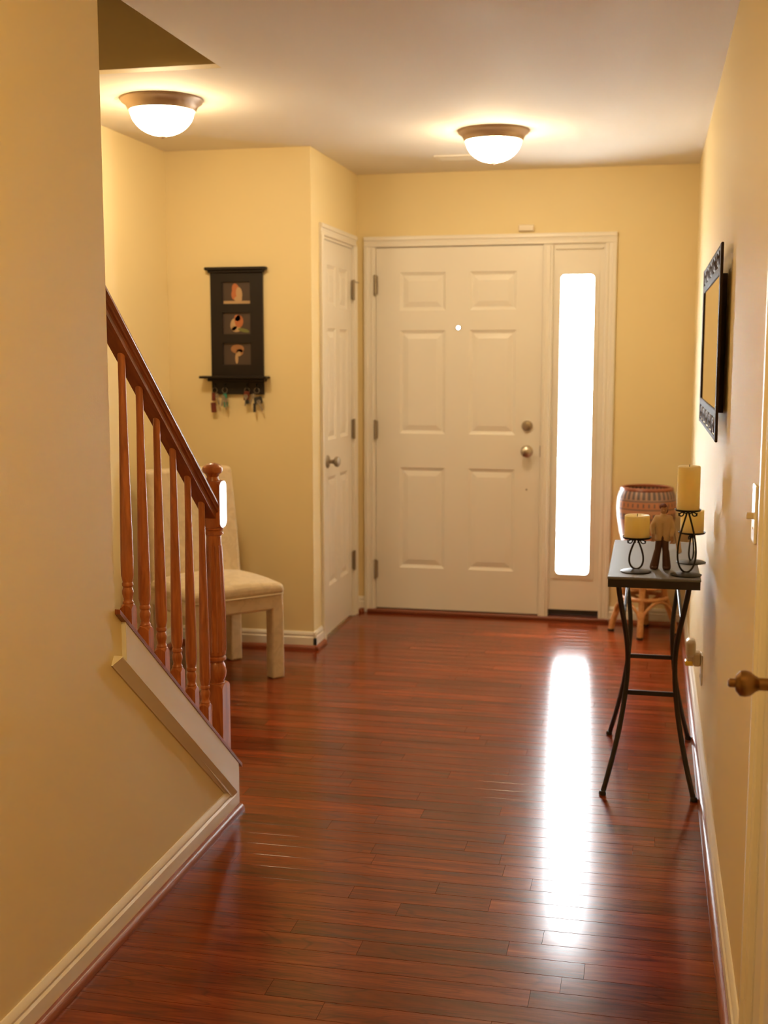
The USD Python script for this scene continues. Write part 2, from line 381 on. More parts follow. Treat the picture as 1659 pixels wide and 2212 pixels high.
part('board', run_y(base_prof(), XL, 1, YB, KNEE_END - .035), 'trim_white', b); part('shoe_moulding', run_y(shoe_prof(), XL, 1, YB, KNEE_END - .005), 'shoe_wood', b, label='red stained quarter-round along the floor')
b = setting('baseboard_right')
part('board', [run_y(base_prof(), XR, -1, 2.302, YF)], 'trim_white', b); part('shoe_moulding', run_y(shoe_prof(), XR, -1, 2.302, YF), 'shoe_wood', b)
b = setting('baseboard_niche')
part('board', [run_x(base_prof(), YN, -1, XS, XC + .014), run_y(base_prof(), XC, 1, YN - .014, 5.884)], 'trim_white', b)
part('shoe_moulding', [run_x(shoe_prof(), YN, -1, XS, XC + .031), run_y(shoe_prof(), XC, 1, YN - .031, 5.884)], 'shoe_wood', b)
b = setting('baseboard_front')
part('board', [run_x(base_prof(), YF, -1, -.200, XR), run_x(base_prof(), YF, -1, XC, -1.578), run_y(base_prof(), XC, 1, 6.628, YF)], 'trim_white', b)
part('shoe_moulding', [run_x(shoe_prof(), YF, -1, -.200, XR), run_x(shoe_prof(), YF, -1, XC, -1.578), run_y(shoe_prof(), XC, 1, 6.628, YF)], 'shoe_wood', b)
b = setting('baseboard_stairwell')
part('board', run_y(base_prof(), XS, 1, 3.62, YN), 'trim_white', b); part('shoe_moulding', run_y(shoe_prof(), XS, 1, 3.62, YN), 'shoe_wood', b)

# casings
def casing(F, u0_, u1, v1, w=.057, name='trim_1', v0=0.0, T=.018):
    """moulded casing around an opening, width w, in wall frame F"""
    t = setting(name)
    prof = [(0, .0005), (w, .0005), (w, T * .55), (w - .004, T * .72), (w - .014, T * .72), (w - .018, T * .55), (w * .42, T * .66), (w * .36, T), (.004, T), (0, T * .8)]   # 0 = outer edge
    def leg(outer, sgn):
        m = along_z(Polygon([(outer + sgn * p, q) for p, q in prof]), v0, v1 + .0005)      # (u, w) extruded up
        v = m.vertices; m = trimesh.Trimesh(np.stack([v[:, 0], v[:, 2], v[:, 1]], 1), m.faces[:, ::-1], process=False); return F(m)
    part('side_casing', leg(u0_ - w, 1), 'trim_white', t); part('side_casing', leg(u1 + w, -1), 'trim_white', t)
    m = along_x(Polygon([(v1 + w - p, q) for p, q in prof]), u0_ - w, u1 + w)
    part('head_casing', F(m), 'trim_white', t)
    return t

# --- front entry: casing, frame, door, sidelight
FF = Face((0, YF, 0), (1, 0, 0), (0, -1, 0))
casing(FF, -1.520, -.254, 2.052, name='trim_1')
t = setting('trim_2')
part('jamb', FF.box(-1.532, -1.512, .0, 2.068, -.148, .004, .001), 'trim_white', t); part('jamb', FF.box(-.256, -.240, .0, 2.068, -.148, .004, .001), 'trim_white', t)
part('mullion', [FF.box(-.586, -.532, 0, 2.05, -.14, .012, .003), FF.box(-.574, -.544, 0, 2.05, .0, .018, .004)], 'trim_white', t)
part('head_jamb', FF.box(-1.532, -.240, 2.050, 2.068, -.148, .004, .001), 'trim_white', t)
part('threshold', [FF.box(-1.56, -.20, -.002, .020, -.15, .030, .005)], 'threshold_wood', t)
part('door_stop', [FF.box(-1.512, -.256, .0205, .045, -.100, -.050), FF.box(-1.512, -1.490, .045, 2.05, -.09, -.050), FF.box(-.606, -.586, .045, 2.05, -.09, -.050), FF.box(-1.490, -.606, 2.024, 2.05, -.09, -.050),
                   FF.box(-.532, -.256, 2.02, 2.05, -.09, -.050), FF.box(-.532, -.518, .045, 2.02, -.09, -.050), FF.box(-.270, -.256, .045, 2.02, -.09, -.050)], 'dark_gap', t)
UCOLS = ((-1.376, -1.118), (-.985, -.727)); VROWS = ((.262, .834), (1.024, 1.598), (1.705, 1.914))
def panel_door(name, F, u0_, u1, v0, v1, cols, rows_, w=0.0, thick=.042, peep=None):
    d = setting(name)
    hole = rect(u0_, v0, u1, v1)
    for a, bb in cols:
        for c, e in rows_: hole = hole.difference(rect(a, c, bb, e))
    full = rect(u0_, v0, u1, v1)
    if peep: full, hole = (q.difference(Point(*peep).buffer(.0105, 8)) for q in (full, hole))
    part('slab', [F.plate(hole, w - .012, w), F.plate(full, w - thick, w - .012)], 'door_white', d, smooth=False)
    for a, bb in cols:
        for c, e in rows_:
            m = raised(a, bb, c, e); m.apply_translation((0, 0, w)); part('panel', F(m), 'door_white', d, smooth=False)
    return d
def hinge(d, F, u, v, w, s=1):
    h = part('hinge', [F.box(u - .013, u + .013, v - .050, v + .050, w - .002, w + .004, .001), F(tube([(u, v - .055, w + .009), (u, v + .055, w + .009)], .0075, 10))], 'hinge_metal', d)
def knob(d, F, u, v, w, mtl, r=.026):
    k = part('knob', F.lathe(u, v, [(0, w), (.0105, w), (.0105, w + .03), (.014, w + .036), (r * .92, w + .044), (r, w + .052), (r * .96, w + .060), (r * .6, w + .067), (.006, w + .0685), (0, w + .0685)]), mtl, d, label=None)
    part('rosette', F.lathe(u, v, [(0, w), (.033, w), (.033, w + .004), (.026, w + .010), (.013, w + .012), (0, w + .012)]), mtl, k)
    return k
d = panel_door('door_1', FF, -1.510, -.588, .026, 2.047, UCOLS, VROWS, w=-.004, peep=(-1.046, 1.610))
for v in (1.846, 1.045, .25): hinge(d, FF, -1.512, v, .004)
knob(d, FF, -.661, .936, -.004, 'nickel', .028)
db = part('deadbolt', FF.lathe(-.661, 1.075, [(0, -.004), (.030, -.004), (.030, .006), (.024, .014), (.010, .016), (0, .016)]), 'nickel', d)
part('thumb_turn', FF.box(-.665, -.657, 1.060, 1.090, .012, .030, .002), 'nickel', db)
pp = part('peephole', FF.lathe(-1.046, 1.610, [(.0100, -.046), (.0104, -.046), (.0104, -.004), (.0150, -.004), (.0150, -.001), (.0125, .002), (.0100, .002), (.0100, -.046)], 24), 'nickel', d)
part('lens', FF.lathe(-1.046, 1.610, [(0, -.010), (.0100, -.010), (.0100, -.006), (.006, -.004), (0, -.003)], 20), 'pane_glass', pp)
part('screw_hole', FF.lathe(-.660, .723, [(0, -.004), (.005, -.004), (.004, -.001), (0, -.001)], 12), 'nickel', d)
part('strike_latch', FF.box(-.5905, -.5835, .905, .967, -.006, -.0015), 'nickel', d)
part('sweep', FF.box(-1.51, -.588, .018, .030, -.03, -.006), 'dark_gap', d)

w1 = setting('window_1')
glass = rect(-.491, .260, -.3125, 1.889).buffer(-.022).buffer(.022)
part('sash', [FF.plate(rect(-.532, .058, -.256, 2.050).difference(glass), -.045, -.004)], 'door_white', w1, smooth=False)
lite = rect(-.491, .260, -.3125, 1.889).buffer(.026, join_style=2).buffer(-.006).buffer(.006)
part('lite_frame', [FF.plate(lite.difference(glass), -.004, .003), FF.plate(glass.buffer(.012).difference(glass), .003, .007)], 'door_white', w1)
part('pane', FF.plate(glass.buffer(.004), -.028, -.022), 'pane_glass', w1)
part('head_stop', FF.box(-.520, -.268, 2.022, 2.036, -.004, .008, .003), 'door_white', w1)
part('foot_gap', FF.box(-.532, -.256, .030, .060, -.045, -.012), 'dark_gap', w1)

# --- closet door on the short wall
FC = Face((XC, 0, 0), (0, 1, 0), (1, 0, 0))
casing(FC, 5.944, 6.568, 2.050, name='trim_3')
t = setting('trim_4')
part('jamb', [FC.box(5.944, 5.958, 0, 2.05, -.115, .003), ], 'trim_white', t); part('jamb', [FC.box(6.554, 6.568, 0, 2.05, -.115, .003)], 'trim_white', t); part('head_jamb', FC.box(5.944, 6.568, 2.036, 2.05, -.115, .003), 'trim_white', t)
part('back_panel', FC.box(5.9, 6.6, -.05, 2.1, -.35, -.34), 'dark_gap', t)
cu0, cu1 = 5.961, 6.551
CC = ((cu0 + .085, cu0 + .255), (cu1 - .255, cu1 - .085))
d = panel_door('door_2', FC, cu0, cu1, .016, 2.033, CC, VROWS, w=-.002, thick=.035)
for v in (1.814, 1.056, .318): hinge(d, FC, cu1 + .003, v, .003)
part('hinge_pin', FC(tube([(cu1 + .003, 1.86, .012), (cu1 + .045, 1.855, .03)], .003, 8)), 'hinge_metal', d)
knob(d, FC, cu0 + .065, .917, -.002, 'hinge_metal', .026)

# --- door in the right wall, only its latch side is in view
FR = Face((XR, 0, 0), (0, 1, 0), (-1, 0, 0))
casing(FR, 1.412, 2.233, 2.040, name='trim_5', w=.068)
t = setting('trim_6')
part('jamb', FR.box(2.226, 2.240, 0, 2.04, -.115, .002), 'trim_white', t); part('head_jamb', FR.box(1.40, 2.24, 2.028, 2.045, -.115, .002), 'trim_white', t)
part('back_panel', FR.box(1.35, 2.3, -.05, 2.1, -.40, -.39), 'dark_gap', t)
d = panel_door('door_3', FR, 1.42, 2.222, .012, 2.026, ((1.52, 1.76), (1.87, 2.11)), ((.20, .78), (.98, 1.56), (1.68, 1.89)), w=-.001)
k = knob(d, FR, 2.030, .918, -.001, 'brass_antique', .0220)
part('lock_button', FR.lathe(2.030, .918, [(0, .064), (.0075, .064), (.0075, .076), (.005, .0785), (0, .0785)], 20), 'brass_antique', k)

# ------------------------------------------------------------------ stair: knee wall trim, railing, steps
FL = Face((XL, 0, 0), (0, 1, 0), (1, 0, 0))
t = setting('trim_7')
ya, yb = YE + .035, KNEE_END
band = Polygon([(ya, cap_z(ya) - .012), (yb, cap_z(yb) - .012), (yb, .0), (yb - .055, .0), (yb - .055, cap_z(yb - .055) - .155), (ya, cap_z(ya) - .130)])
part('skirt_board', FL.plate(band, 0, .012), 'trim_white', t, smooth=False)
def sloped(prof_w, prof_n, y0, y1, off):       # moulding along the slope: profile in (w, normal offset below the cap)
    a = math.atan(.776); n = np.array([-math.sin(a), -math.cos(a)])
    V, F = [], []
    for y in (y0, y1):
        p = np.array([y, cap_z(y)])
        for w_, o in zip(prof_w, prof_n): q = p + n * (o + off); V.append((q[0], q[1], w_))
    k = len(prof_w)
    for i in range(k): j = (i + 1) % k; F += [(i, j, k + j), (i, k + j, k + i)]
    for i in range(1, k - 1): F += [(0, i + 1, i), (k, k + i, k + i + 1)]
    m = trimesh.Trimesh(np.array(V), np.array(F), process=False); m.fix_normals(); return m
part('panel_moulding', FL(sloped((0, .024, .024, .006, .004, 0), (0, 0, .003, .024, .028, .028), ya + .012, yb + .014, .098)), 'trim_white', t)
e0, e1 = YE, KNEE_END + .028
capm = Polygon([(e0, cap_z(e0)), (e1, cap_z(e1)), (e1, cap_z(e1) - .012), (e0, cap_z(e0) - .012)])
part('cap_board', along_x(capm, XW - .012, XL + .014), 'oak_rail', t, label='stained oak cap on the sloped knee wall')
part('end_board', box(XW, XL + .004, KNEE_END, KNEE_END + .012, 0, cap_z(KNEE_END) - .02, .002), 'trim_white', t)

XB = XL - .060
rail_th = stage_rail = thing('stair_railing', 'red oak stair railing with slim turned balusters and a block newel post', 'stair railing', (XB, KNEE_END, cap_z(KNEE_END)))
rz = lambda y: 1.452 - .815 * (y - 2.950)      # underside of the handrail
_h = [(.019, 0), (.0195, .012), (.022, .016), (.0265, .018), (.0285, .022), (.0265, .0255), (.0250, .0275), (.0270, .030)] + [(.0300 * math.cos(q) ** .8, .034 + .026 * math.sin(q)) for q in np.linspace(0.02, math.pi / 2 - .04, 11)]
prof = _h + [(-p, q) for p, q in _h[::-1]]
def railm(y0, y1):
    a = math.atan(.815); V, F = [], []
    for y in (y0, y1):
        for w_, h in prof: V.append((XB + w_ * 1.06, y, rz(y) + h * .92 / math.cos(a)))
    k = len(prof)
    for i in range(k): j = (i + 1) % k; F += [(i, j, k + j), (i, k + j, k + i)]
    m = trimesh.Trimesh(np.array(V), np.array(F), process=False)
    capf = trimesh.creation.triangulate_polygon(Polygon(prof), engine='earcut')[1]
    m = trimesh.Trimesh(np.array(V), np.vstack([np.array(F), capf, capf[:, ::-1] + k]), process=False); m.fix_normals(); return m
NY, NX, NW = 3.600, XB, .0335
part('handrail', railm(YE + .002, NY - NW + .006), 'oak_rail', rail_th)
bal = [(0, 0), (.0140, 0), (.0150, .004), (.0150, .008), (.0125, .012), (.0118, .018), (.0150, .030), (.0152, .038), (.0120, .048), (.0150, .053), (.0150, .058), (.0130, .062), (.0168, .080), (.0172, .12), (.0150, .30), (.0118, .52), (.0100, .66), (.0100, .80), (0, .80)]
for y in (2.948, 3.055, 3.166, 3.279, 3.389, 3.500):
    zb = cap_z(y); top = rz(y) + .01; h0 = .130; s = (top - zb - h0) / .80
    sq = mf(box(XB - .0165, XB + .0165, y - .0165, y + .0165, zb - .016, zb + h0 + .012, .0)) ^ mf(lathe((XB, y, 0), [(0, zb - .02), (.026, zb - .02), (.026, zb + h0 - .012), (.0165, zb + h0 + .001), (.012, zb + h0 + .008), (0, zb + h0 + .008)], 32))
    pr = [(r, zb + h0 + z if z < .13 else zb + h0 + .13 + (z - .13) * (top - zb - h0 - .13) / .67) for r, z in bal]
    part('baluster', [tm(sq), lathe((XB, y, 0), pr, 20)], 'oak_upright', rail_th)
def block(z0, z1, arc0, arc1, turn):
    c = NW * math.sqrt(2) + .001
    pr = [(0, z0)]
    pr += [(.022, z0)] + [(NW - .004 + (c - NW + .004) * math.sin(a), z0 + arc0 * (1 - math.cos(a))) for a in np.linspace(0, math.pi / 2, 9)] if arc0 else [(c, z0)]
    pr += [(NW - .004 + (c - NW + .004) * math.cos(a), z1 - arc1 * (1 - math.sin(a))) for a in np.linspace(0, math.pi / 2, 9)] + [(0, z1)] if arc1 else [(c, z1), (0, z1)]
    bx = rotz(box(NX - NW, NX + NW, NY - NW, NY + NW, z0 - .01, z1 + .01), turn, (NX, NY, 0))
    return tm(mf(bx) ^ mf(lathe((NX, NY, 0), pr, 64)))
NROT = .024
zc = cap_z(NY)
nw = part('newel_post', [lathe((NX, NY, 0), [(0, .40), (.028, .40), (.033, .406), (.033, .412), (.026, .418), (.026, .424), (.032, .436), (.034, .452), (.030, .472), (.025, .482), (.027, .488), (.033, .491), (.033, .499), (.028, .503), (.0325, .508), (.0335, .545), (.0320, .64), (.0275, .78), (.0235, .885), (.024, .892), (.031, .896), (.031, .904), (.027, .908), (.032, .914), (.032, .920), (.026, .926), (0, .926)], 40),
                        block(zc - .05, .416, 0, .022, -.012), block(.918, 1.066, .026, .026, NROT)], 'oak_upright', rail_th)
part('cap', lathe((NX, NY, 0), [(0, 1.05), (.027, 1.052), (.021, 1.070), (.018, 1.078), (.022, 1.086), (.030, 1.092), (.0325, 1.100), (.031, 1.108), (.024, 1.116), (.012, 1.121), (0, 1.122)], 40), 'oak_upright', nw)
for k in range(12):                              # flutes on the long shaft: thin raised reeds
    a = k / 12 * 2 * math.pi
    part('reed', tube([(NX + r * math.cos(a), NY + r * math.sin(a), z) for r, z in ((.0325, .52), (.0328, .56), (.0312, .66), (.0268, .79), (.0240, .86))], .0028, 6), 'oak_upright', nw)

st = setting('stairs', 'straight flight of oak steps behind the knee wall')
for k in range(13):
    y = 3.53 - k * .245; z = .19 * (k + 1)
    part('riser', box(XS + .001, XW - .001, y - .018, y, z - .19, z - .028), 'trim_white', st)
    part('tread', box(XS + .001, XW - .001, y - .263, y + .025, z - .028, z, .006), 'stair_oak', st)

# ------------------------------------------------------------------ ceiling lamps
def lamp(x, y, label, glow='lamp_glass'):
    t = thing('ceiling_light', label, 'ceiling light', (x, y, H), 'flush ceiling lights')
    part('canopy', lathe((x, y, 0), [(0, H), (.158, H), (.160, H - .004), (.156, H - .012), (.142, H - .022), (.134, H - .036), (.130, H - .046), (.120, H - .046), (.120, H - .02), (0, H - .02)], 48), 'lamp_metal', t)
    prof = [(.1235 * math.cos(a), H - .040 - .098 * math.sin(a)) for a in np.linspace(0, math.pi / 2, 14)]
    part('glass_bowl', lathe((x, y, 0), [(.1235, H - .030)] + prof[:-1] + [(0, H - .138)], 40), glow, t, smooth=60)
    part('finial', lathe((x, y, 0), [(0, H - .134), (.012, H - .136), (.013, H - .141), (.006, H - .147), (0, H - .149)], 16), 'lamp_metal', t)
lamp(-1.893, 4.600, 'flush ceiling light with glowing bowl over the stair foot, beside the stairwell opening')
lamp(-.74, 1.05, 'flush ceiling light with amber glowing bowl further back along the hall, above the viewpoint', 'lamp_glass_amber')
lamp(-.714, 5.535, 'flush ceiling light with glowing bowl in front of the entry door')

# ceiling register
t = thing('ceiling_vent', 'small white slatted air vent in the ceiling near the front wall', 'air vent', (-.98, 6.21, H))
part('frame', along_z(rectp(-1.09, -.87, 6.14, 6.28).difference(rectp(-1.07, -.89, 6.155, 6.265)), H - .006, H), 'trim_white', t)
for k in range(7):
    y = 6.163 + k * .0155; m = box(-1.07, -.89, y - .005, y + .005, H - .0055, H - .004); part('slat', m, 'trim_white', t)
part('backing', box(-1.07, -.89, 6.155, 6.265, H - .002, H - .0005), 'dark_slot', t)
# door chime / contact over the door
t = thing('door_chime', 'small cream plastic box on the wall above the entry door', 'door chime', (-.68, YF, 2.137))
part('cover', rbox(-.721, -.638, YF - .022, YF - .001, 2.120, 2.155, .005), 'cream_plastic', t); part('base', box(-.717, -.642, YF - .006, YF, 2.123, 2.152), 'white_plastic', t)

# ------------------------------------------------------------------ key rack with keys
t = thing('key_rack', 'tall black wooden wall rack with three flower photos and key hooks', 'key rack', (-1.994, YN, 1.268))
FN = Face((0, YN, 0), (1, 0, 0), (0, -1, 0))
wins = [(-2.066, -1.922, 1.709, 1.815), (-2.066, -1.922, 1.562, 1.667), (-2.066, -1.922, 1.413, 1.519)]
bd = rect(-2.126, 1.268, -1.859, 1.862)
for a, bb, c, e in wins: bd = bd.difference(rect(a, c, bb, e))
part('back_board', [FN.plate(bd, .002, .018)], 'black_wood', t, smooth=False)
part('crown', [FN.box(-2.136, -1.850, 1.858, 1.872, 0, .030, .004), FN.box(-2.149, -1.836, 1.870, 1.885, 0, .042, .004)], 'black_wood', t)
part('shelf', [FN.box(-2.173, -1.829, 1.346, 1.358, 0, .075, .003), FN.box(-2.14, -1.845, 1.332, 1.347, 0, .045, .004)], 'black_wood', t)
def disc(u, v, a, bb, rot, w): return FN.plate(affinity.translate(affinity.rotate(affinity.scale(Point(0, 0).buffer(1, 8), a, bb), rot), u, v), w, w + .0004)
for i, (a, bb, c, e) in enumerate(wins):
    p = part('photo', FN.plate(rect(a - .004, c - .004, bb + .004, e + .004), .003, .006), 'print_dark', t, label=('photo of a peach rosebud on a dark ground', 'photo of a peach and cream rose with a green leaf', 'photo of a tan open flower on a stem')[i])
    u, v = (a + bb) / 2, (c + e) / 2; L = .0061
    if i == 0:
        part('bloom', [disc(u - .004, v + .012, .019, .034, 12, L), disc(u - .012, v - .008, .015, .026, 0, L + .0003)], 'print_peach', p)
        part('petal', [disc(u + .013, v - .004, .016, .032, 6, L + .0008), disc(u + .008, v - .03, .020, .014, 0, L + .0006), FN.plate(rect(a + .004, c, bb - .002, c + .014), L, L + .0004)], 'print_cream', p)
    elif i == 1:
        part('petal', [disc(u - .016, v - .006, .018, .030, -8, L), disc(u - .004, v - .028, .024, .014, 0, L)], 'print_cream', p)
        part('bloom', [disc(u + .010, v + .010, .022, .030, 0, L + .0005), disc(u + .002, v + .026, .016, .016, 0, L + .0005)], 'print_peach', p)
        part('leaf', [disc(u + .034, v - .034, .030, .009, -14, L + .0008)], 'print_green', p)
    else:
        part('bloom', [disc(u, v + .024, .034, .022, 0, L), disc(u + .012, v + .008, .018, .016, 0, L)], 'print_tan', p)
        part('petal', [disc(u - .004, v - .022, .008, .026, 0, L + .0005), disc(u + .008, v + .000, .010, .012, 0, L + .0005)], 'print_cream', p)
hooks = (-2.108, -2.055, -1.940, -1.890)
for u in hooks:
    part('hook', FN(tube(spline([(u, 1.318, .016), (u, 1.316, .030), (u, 1.300, .036), (u, 1.294, .028), (u, 1.300, .022)], 12), .0022, 6)), 'black_metal', t)
def ring(u, v, w, r, tilt=0):
    a = np.linspace(0, 2 * math.pi, 20, endpoint=False); return FN(tube(np.stack([u + r * np.cos(a), v - r + r * np.sin(a), np.full(20, w) + tilt * np.cos(a)], 1), .0013, 6, closed=True))
def key(u, v, w, rot=0):
    s = Point(0, 0).buffer(.011, 8).difference(Point(0, .004).buffer(.003, 6)).union(rect(-.0035, -.046, .0035, -.008)).union(rect(.003, -.042, .006, -.036)).union(rect(.003, -.031, .006, -.026))
    return FN.plate(affinity.translate(affinity.rotate(s, rot, origin=(0, 0)), u, v), w, w + .002)
def fob(u, v0, v1, hw, w, rot=0):
    s = rect(-hw, v0, hw, v1).buffer(-hw * .45).buffer(hw * .45); return FN.plate(affinity.rotate(affinity.translate(s, u, 0), rot, origin=(u, v1)), w, w + .007)
def keyring(i, label, dv, fobs, keys):
    u = hooks[i]; t = thing('key_bunch', label, 'keys', (u, YN - .029, 1.295), 'keys hanging on the rack')
    part('ring', ring(u, 1.3005, .029, .013), 'key_steel', t)
    for m, mt in fobs: part('fob', m, mt, t)
    for m in keys: part('key', m, 'key_steel', t)
keyring(0, 'keys with a dark red oval fob on the leftmost hook of the rack', 0, [(fob(hooks[0] - .008, 1.178, 1.228, .0125, .026, 4), 'fob_red'), (fob(hooks[0] - .004, 1.236, 1.276, .009, .030), 'fob_red')], [key(hooks[0] + .012, 1.262, .032, 14)])
keyring(1, 'keys with a teal green strap on the second hook of the rack', 0, [(fob(hooks[1], 1.205, 1.272, .0095, .026, 5), 'fob_teal')], [key(hooks[1] - .008, 1.255, .034, -12), key(hooks[1] + .006, 1.240, .036, 4)])
keyring(2, 'keys with a short red fob on the third hook of the rack', 0, [(fob(hooks[2], 1.238, 1.284, .014, .026, -6), 'fob_red'), (fob(hooks[2] + .004, 1.222, 1.242, .009, .034), 'fob_black')], [key(hooks[2] - .004, 1.258, .036, -6)])
keyring(3, 'keys with a wide black fob on the last hook of the rack', 0, [(fob(hooks[3] + .004, 1.222, 1.258, .021, .026, 10), 'fob_black'), (fob(hooks[3] - .010, 1.182, 1.226, .006, .032), 'fob_black')], [key(hooks[3] + .012, 1.232, .036, 24), key(hooks[3] - .014, 1.262, .038, -28)])

# ------------------------------------------------------------------ upholstered chair
CHC = np.array([-1.930, 5.180]); cf = np.array([.730, -.683]); crv = np.array([.683, .730])
t = thing('dining_chair', 'cream damask upholstered side chair with straight covered legs, behind the railing', 'chair', (CHC[0], CHC[1], 0))
def ch(m):                                       # chair frame: x to its own side, y forward
    v = m.vertices; p = np.stack([CHC[0] + v[:, 0] * crv[0] + v[:, 1] * cf[0], CHC[1] + v[:, 0] * crv[1] + v[:, 1] * cf[1], v[:, 2]], 1)
    return trimesh.Trimesh(p, m.faces[:, ::-1], process=False)
hw, hd = .232, .235
for sx in (-1, 1):
    for s_y in (1, -1):
        x, y = sx * (hw - .031), s_y * (hd - .031)
        part('leg', ch(rbox(x - .031, x + .031, y - .031, y + .031, .0, .345, .010)), 'damask', t)
part('seat_rail', ch(rbox(-hw, hw, -hd, hd, .318, .392, .014)), 'damask', t)
cush = rbox(-hw - .004, hw + .004, -hd + .05, hd + .006, .385, .432, .022)
cush = cush.subdivide().subdivide(); cv = cush.vertices.copy()
topm = cv[:, 2] > .408; k = np.clip(1 - (cv[:, 0] / hw) ** 2, 0, 1) * np.clip(1 - ((cv[:, 1] - .02) / (hd)) ** 2, 0, 1); cv[topm, 2] += .040 * np.sqrt(k[topm] + 1e-9)
part('seat_cushion', ch(trimesh.Trimesh(cv, cush.faces, process=False)), 'damask', t, smooth=60)
part('welt', ch(tube([(x, y, .390) for x, y in ((-hw, hd - .01), (-hw + .012, hd + .002), (0, hd + .004), (hw - .012, hd + .002), (hw, hd - .01), (hw + .002, 0), (hw, -hd + .02))], .004, 6)), 'damask', t)
bk = rbox(-hw + .004, hw - .004, -hd, -hd + .085, .33, .935, .020).subdivide(); bv = bk.vertices.copy()
s = np.clip((bv[:, 2] - .40) / .53, 0, 1); bv[:, 1] -= .075 * s ** 1.2; bv[:, 1] += (bv[:, 1] > -hd - .05) * 0; bv[:, 0] *= 1 - .04 * s
part('backrest', ch(trimesh.Trimesh(bv, bk.faces, process=False)), 'damask', t, smooth=40)

# ------------------------------------------------------------------ console table
TX, TY, TZ = .024, 4.312, .752
t = thing('console_table', 'narrow console table with dark stone top and curved black metal legs', 'console table', (TX, TY, 0))
part('tabletop', box(TX - .146, TX + .146, 3.905, 4.715, TZ - .009, TZ, .003), 'table_slate', t)
part('apron', along_z(rectp(TX - .144, TX + .144, 3.908, 4.712).difference(rectp(TX - .124, TX + .124, 3.928, 4.692)), TZ - .034, TZ - .009), 'table_metal', t)
def legcurve(sx, s_y):
    P = [(TX + sx * .112, TY + s_y * .345, TZ - .034), (TX + sx * .094, TY + s_y * .305, .60), (TX + sx * .077, TY + s_y * .258, .46), (TX + sx * .080, TY + s_y * .255, .36), (TX + sx * .108, TY + s_y * .290, .17), (TX + sx * .148, TY + s_y * .335, .004)]
    return spline(P, 28)
for sx in (-1, 1):
    for s_y in (-1, 1):
        c = legcurve(sx, s_y); lg = part('leg', tube(c, .0088, 10), 'table_metal', t)
        part('foot_pad', lathe((c[-1][0], c[-1][1], 0), [(0, 0), (.012, 0), (.012, .008), (.009, .014), (0, .014)], 14), 'table_metal', lg)
for s_y in (-1, 1):
    c = legcurve(1, s_y); i = np.argmin(abs(c[:, 2] - .335)); p = c[i]
    part('cross_bar', box(2 * TX - p[0], p[0], p[1] - .006, p[1] + .006, .327, .343, .002), 'table_metal', t)
for sx in (-1, 1):
    c = legcurve(sx, 1); i = np.argmin(abs(c[:, 2] - .60)); p = c[i]
    part('side_bar', box(p[0] - .005, p[0] + .005, 2 * TY - p[1], p[1], .592, .606, .002), 'table_metal', t)

# ------------------------------------------------------------------ candles on wire holders
def candle_set(x, y, hz, ch_, r, ang, hl, cl, extra=None):
    """holder standing on the table, its plate at TZ + hz, and the candle on it"""
    t = thing('candle_holder', hl, 'candle holder', (x, y, TZ), 'wire candle holders on the console table')
    part('base_plate', lathe((x, y, 0), [(0, TZ), (.048, TZ), (.050, TZ + .003), (.040, TZ + .007), (.012, TZ + .010), (0, TZ + .010)], 32), 'black_metal', t)
    ca, sa = math.cos(ang), math.sin(ang)
    P = lambda u, z: (x + u * ca, y + u * sa, TZ + z)
    h = hz - .010; lw = .032 * min(1.25, max(.85, hz / .12))
    lo = [P(lw * 1.9 * math.sin(a) * (1 - (math.cos(a) * -1 + 1) / 2 * .0) * math.sin(a / 2) ** 1 * .55, .010 + h * (1 - math.sin(a / 2)) if False else .010) for a in (0,)]
    s_ = np.linspace(0, 1, 40); pts = []
    for q in s_:                                   # teardrop: narrow at the top, round below
        a = q * 2 * math.pi; pts.append(P(lw * math.sin(a) * (math.sin(a / 2) ** 1.3), .010 + h * (1 - (1 - math.cos(a)) / 2) if True else 0))
    part('wire_loop', tube(pts[:-1], .0030, 8, closed=True), 'black_metal', t)
    for sg in (-1, 1):
        th = np.linspace(0, 1.7 * math.pi, 18)
        part('scroll', tube([P(sg * (.004 + .012 - .012 * math.cos(b_)) , hz - .016 + .010 * math.sin(b_) - .004) for b_ in th * .62], .0022, 6), 'black_metal', t)
        part('scroll', tube([P(sg * (.029 - .008 * (1 - math.cos(b_))), hz - .012 - .010 * math.sin(b_)) for b_ in th], .0022, 6), 'black_metal', t)
    part('tray', lathe((x, y, 0), [(0, TZ + hz - .005), (r + .003, TZ + hz - .005), (r + .007, TZ + hz + .001), (r + .0055, TZ + hz + .0015), (r + .002, TZ + hz - .002), (0, TZ + hz - .002)], 36), 'black_metal', t)
    zb = TZ + hz - .002
    c = thing('candle', cl, 'candle', (x, y, zb), 'pillar candles on the console table')
    part('wax', lathe((x, y, zb), [(0, 0), (r - .002, 0), (r, .002), (r, ch_ - .003), (r - .003, ch_), (r - .006, ch_ - .001), (.012, ch_ - .006), (0, ch_ - .006)], 40), 'candle_wax', c)
    part('wick', tube([(x, y, zb + ch_ - .008), (x + .001, y, zb + ch_ + .004)], .0012, 6), 'wick', c)
candle_set(-.034, 4.015, .116, .074, .0405, 0.0, 'short wire candle holder at the hall side of the table', 'short cream pillar candle nearest the entry door glass')
candle_set(.125, 3.985, .214, .142, .0355, .12, 'tall wire candle holder at the near end of the table', 'tall cream pillar candle, highest of the three')
candle_set(.148, 4.235, .106, .078, .0390, 1.15, 'short wire candle holder against the wall behind the tall one', 'short cream pillar candle half hidden behind the tall one')

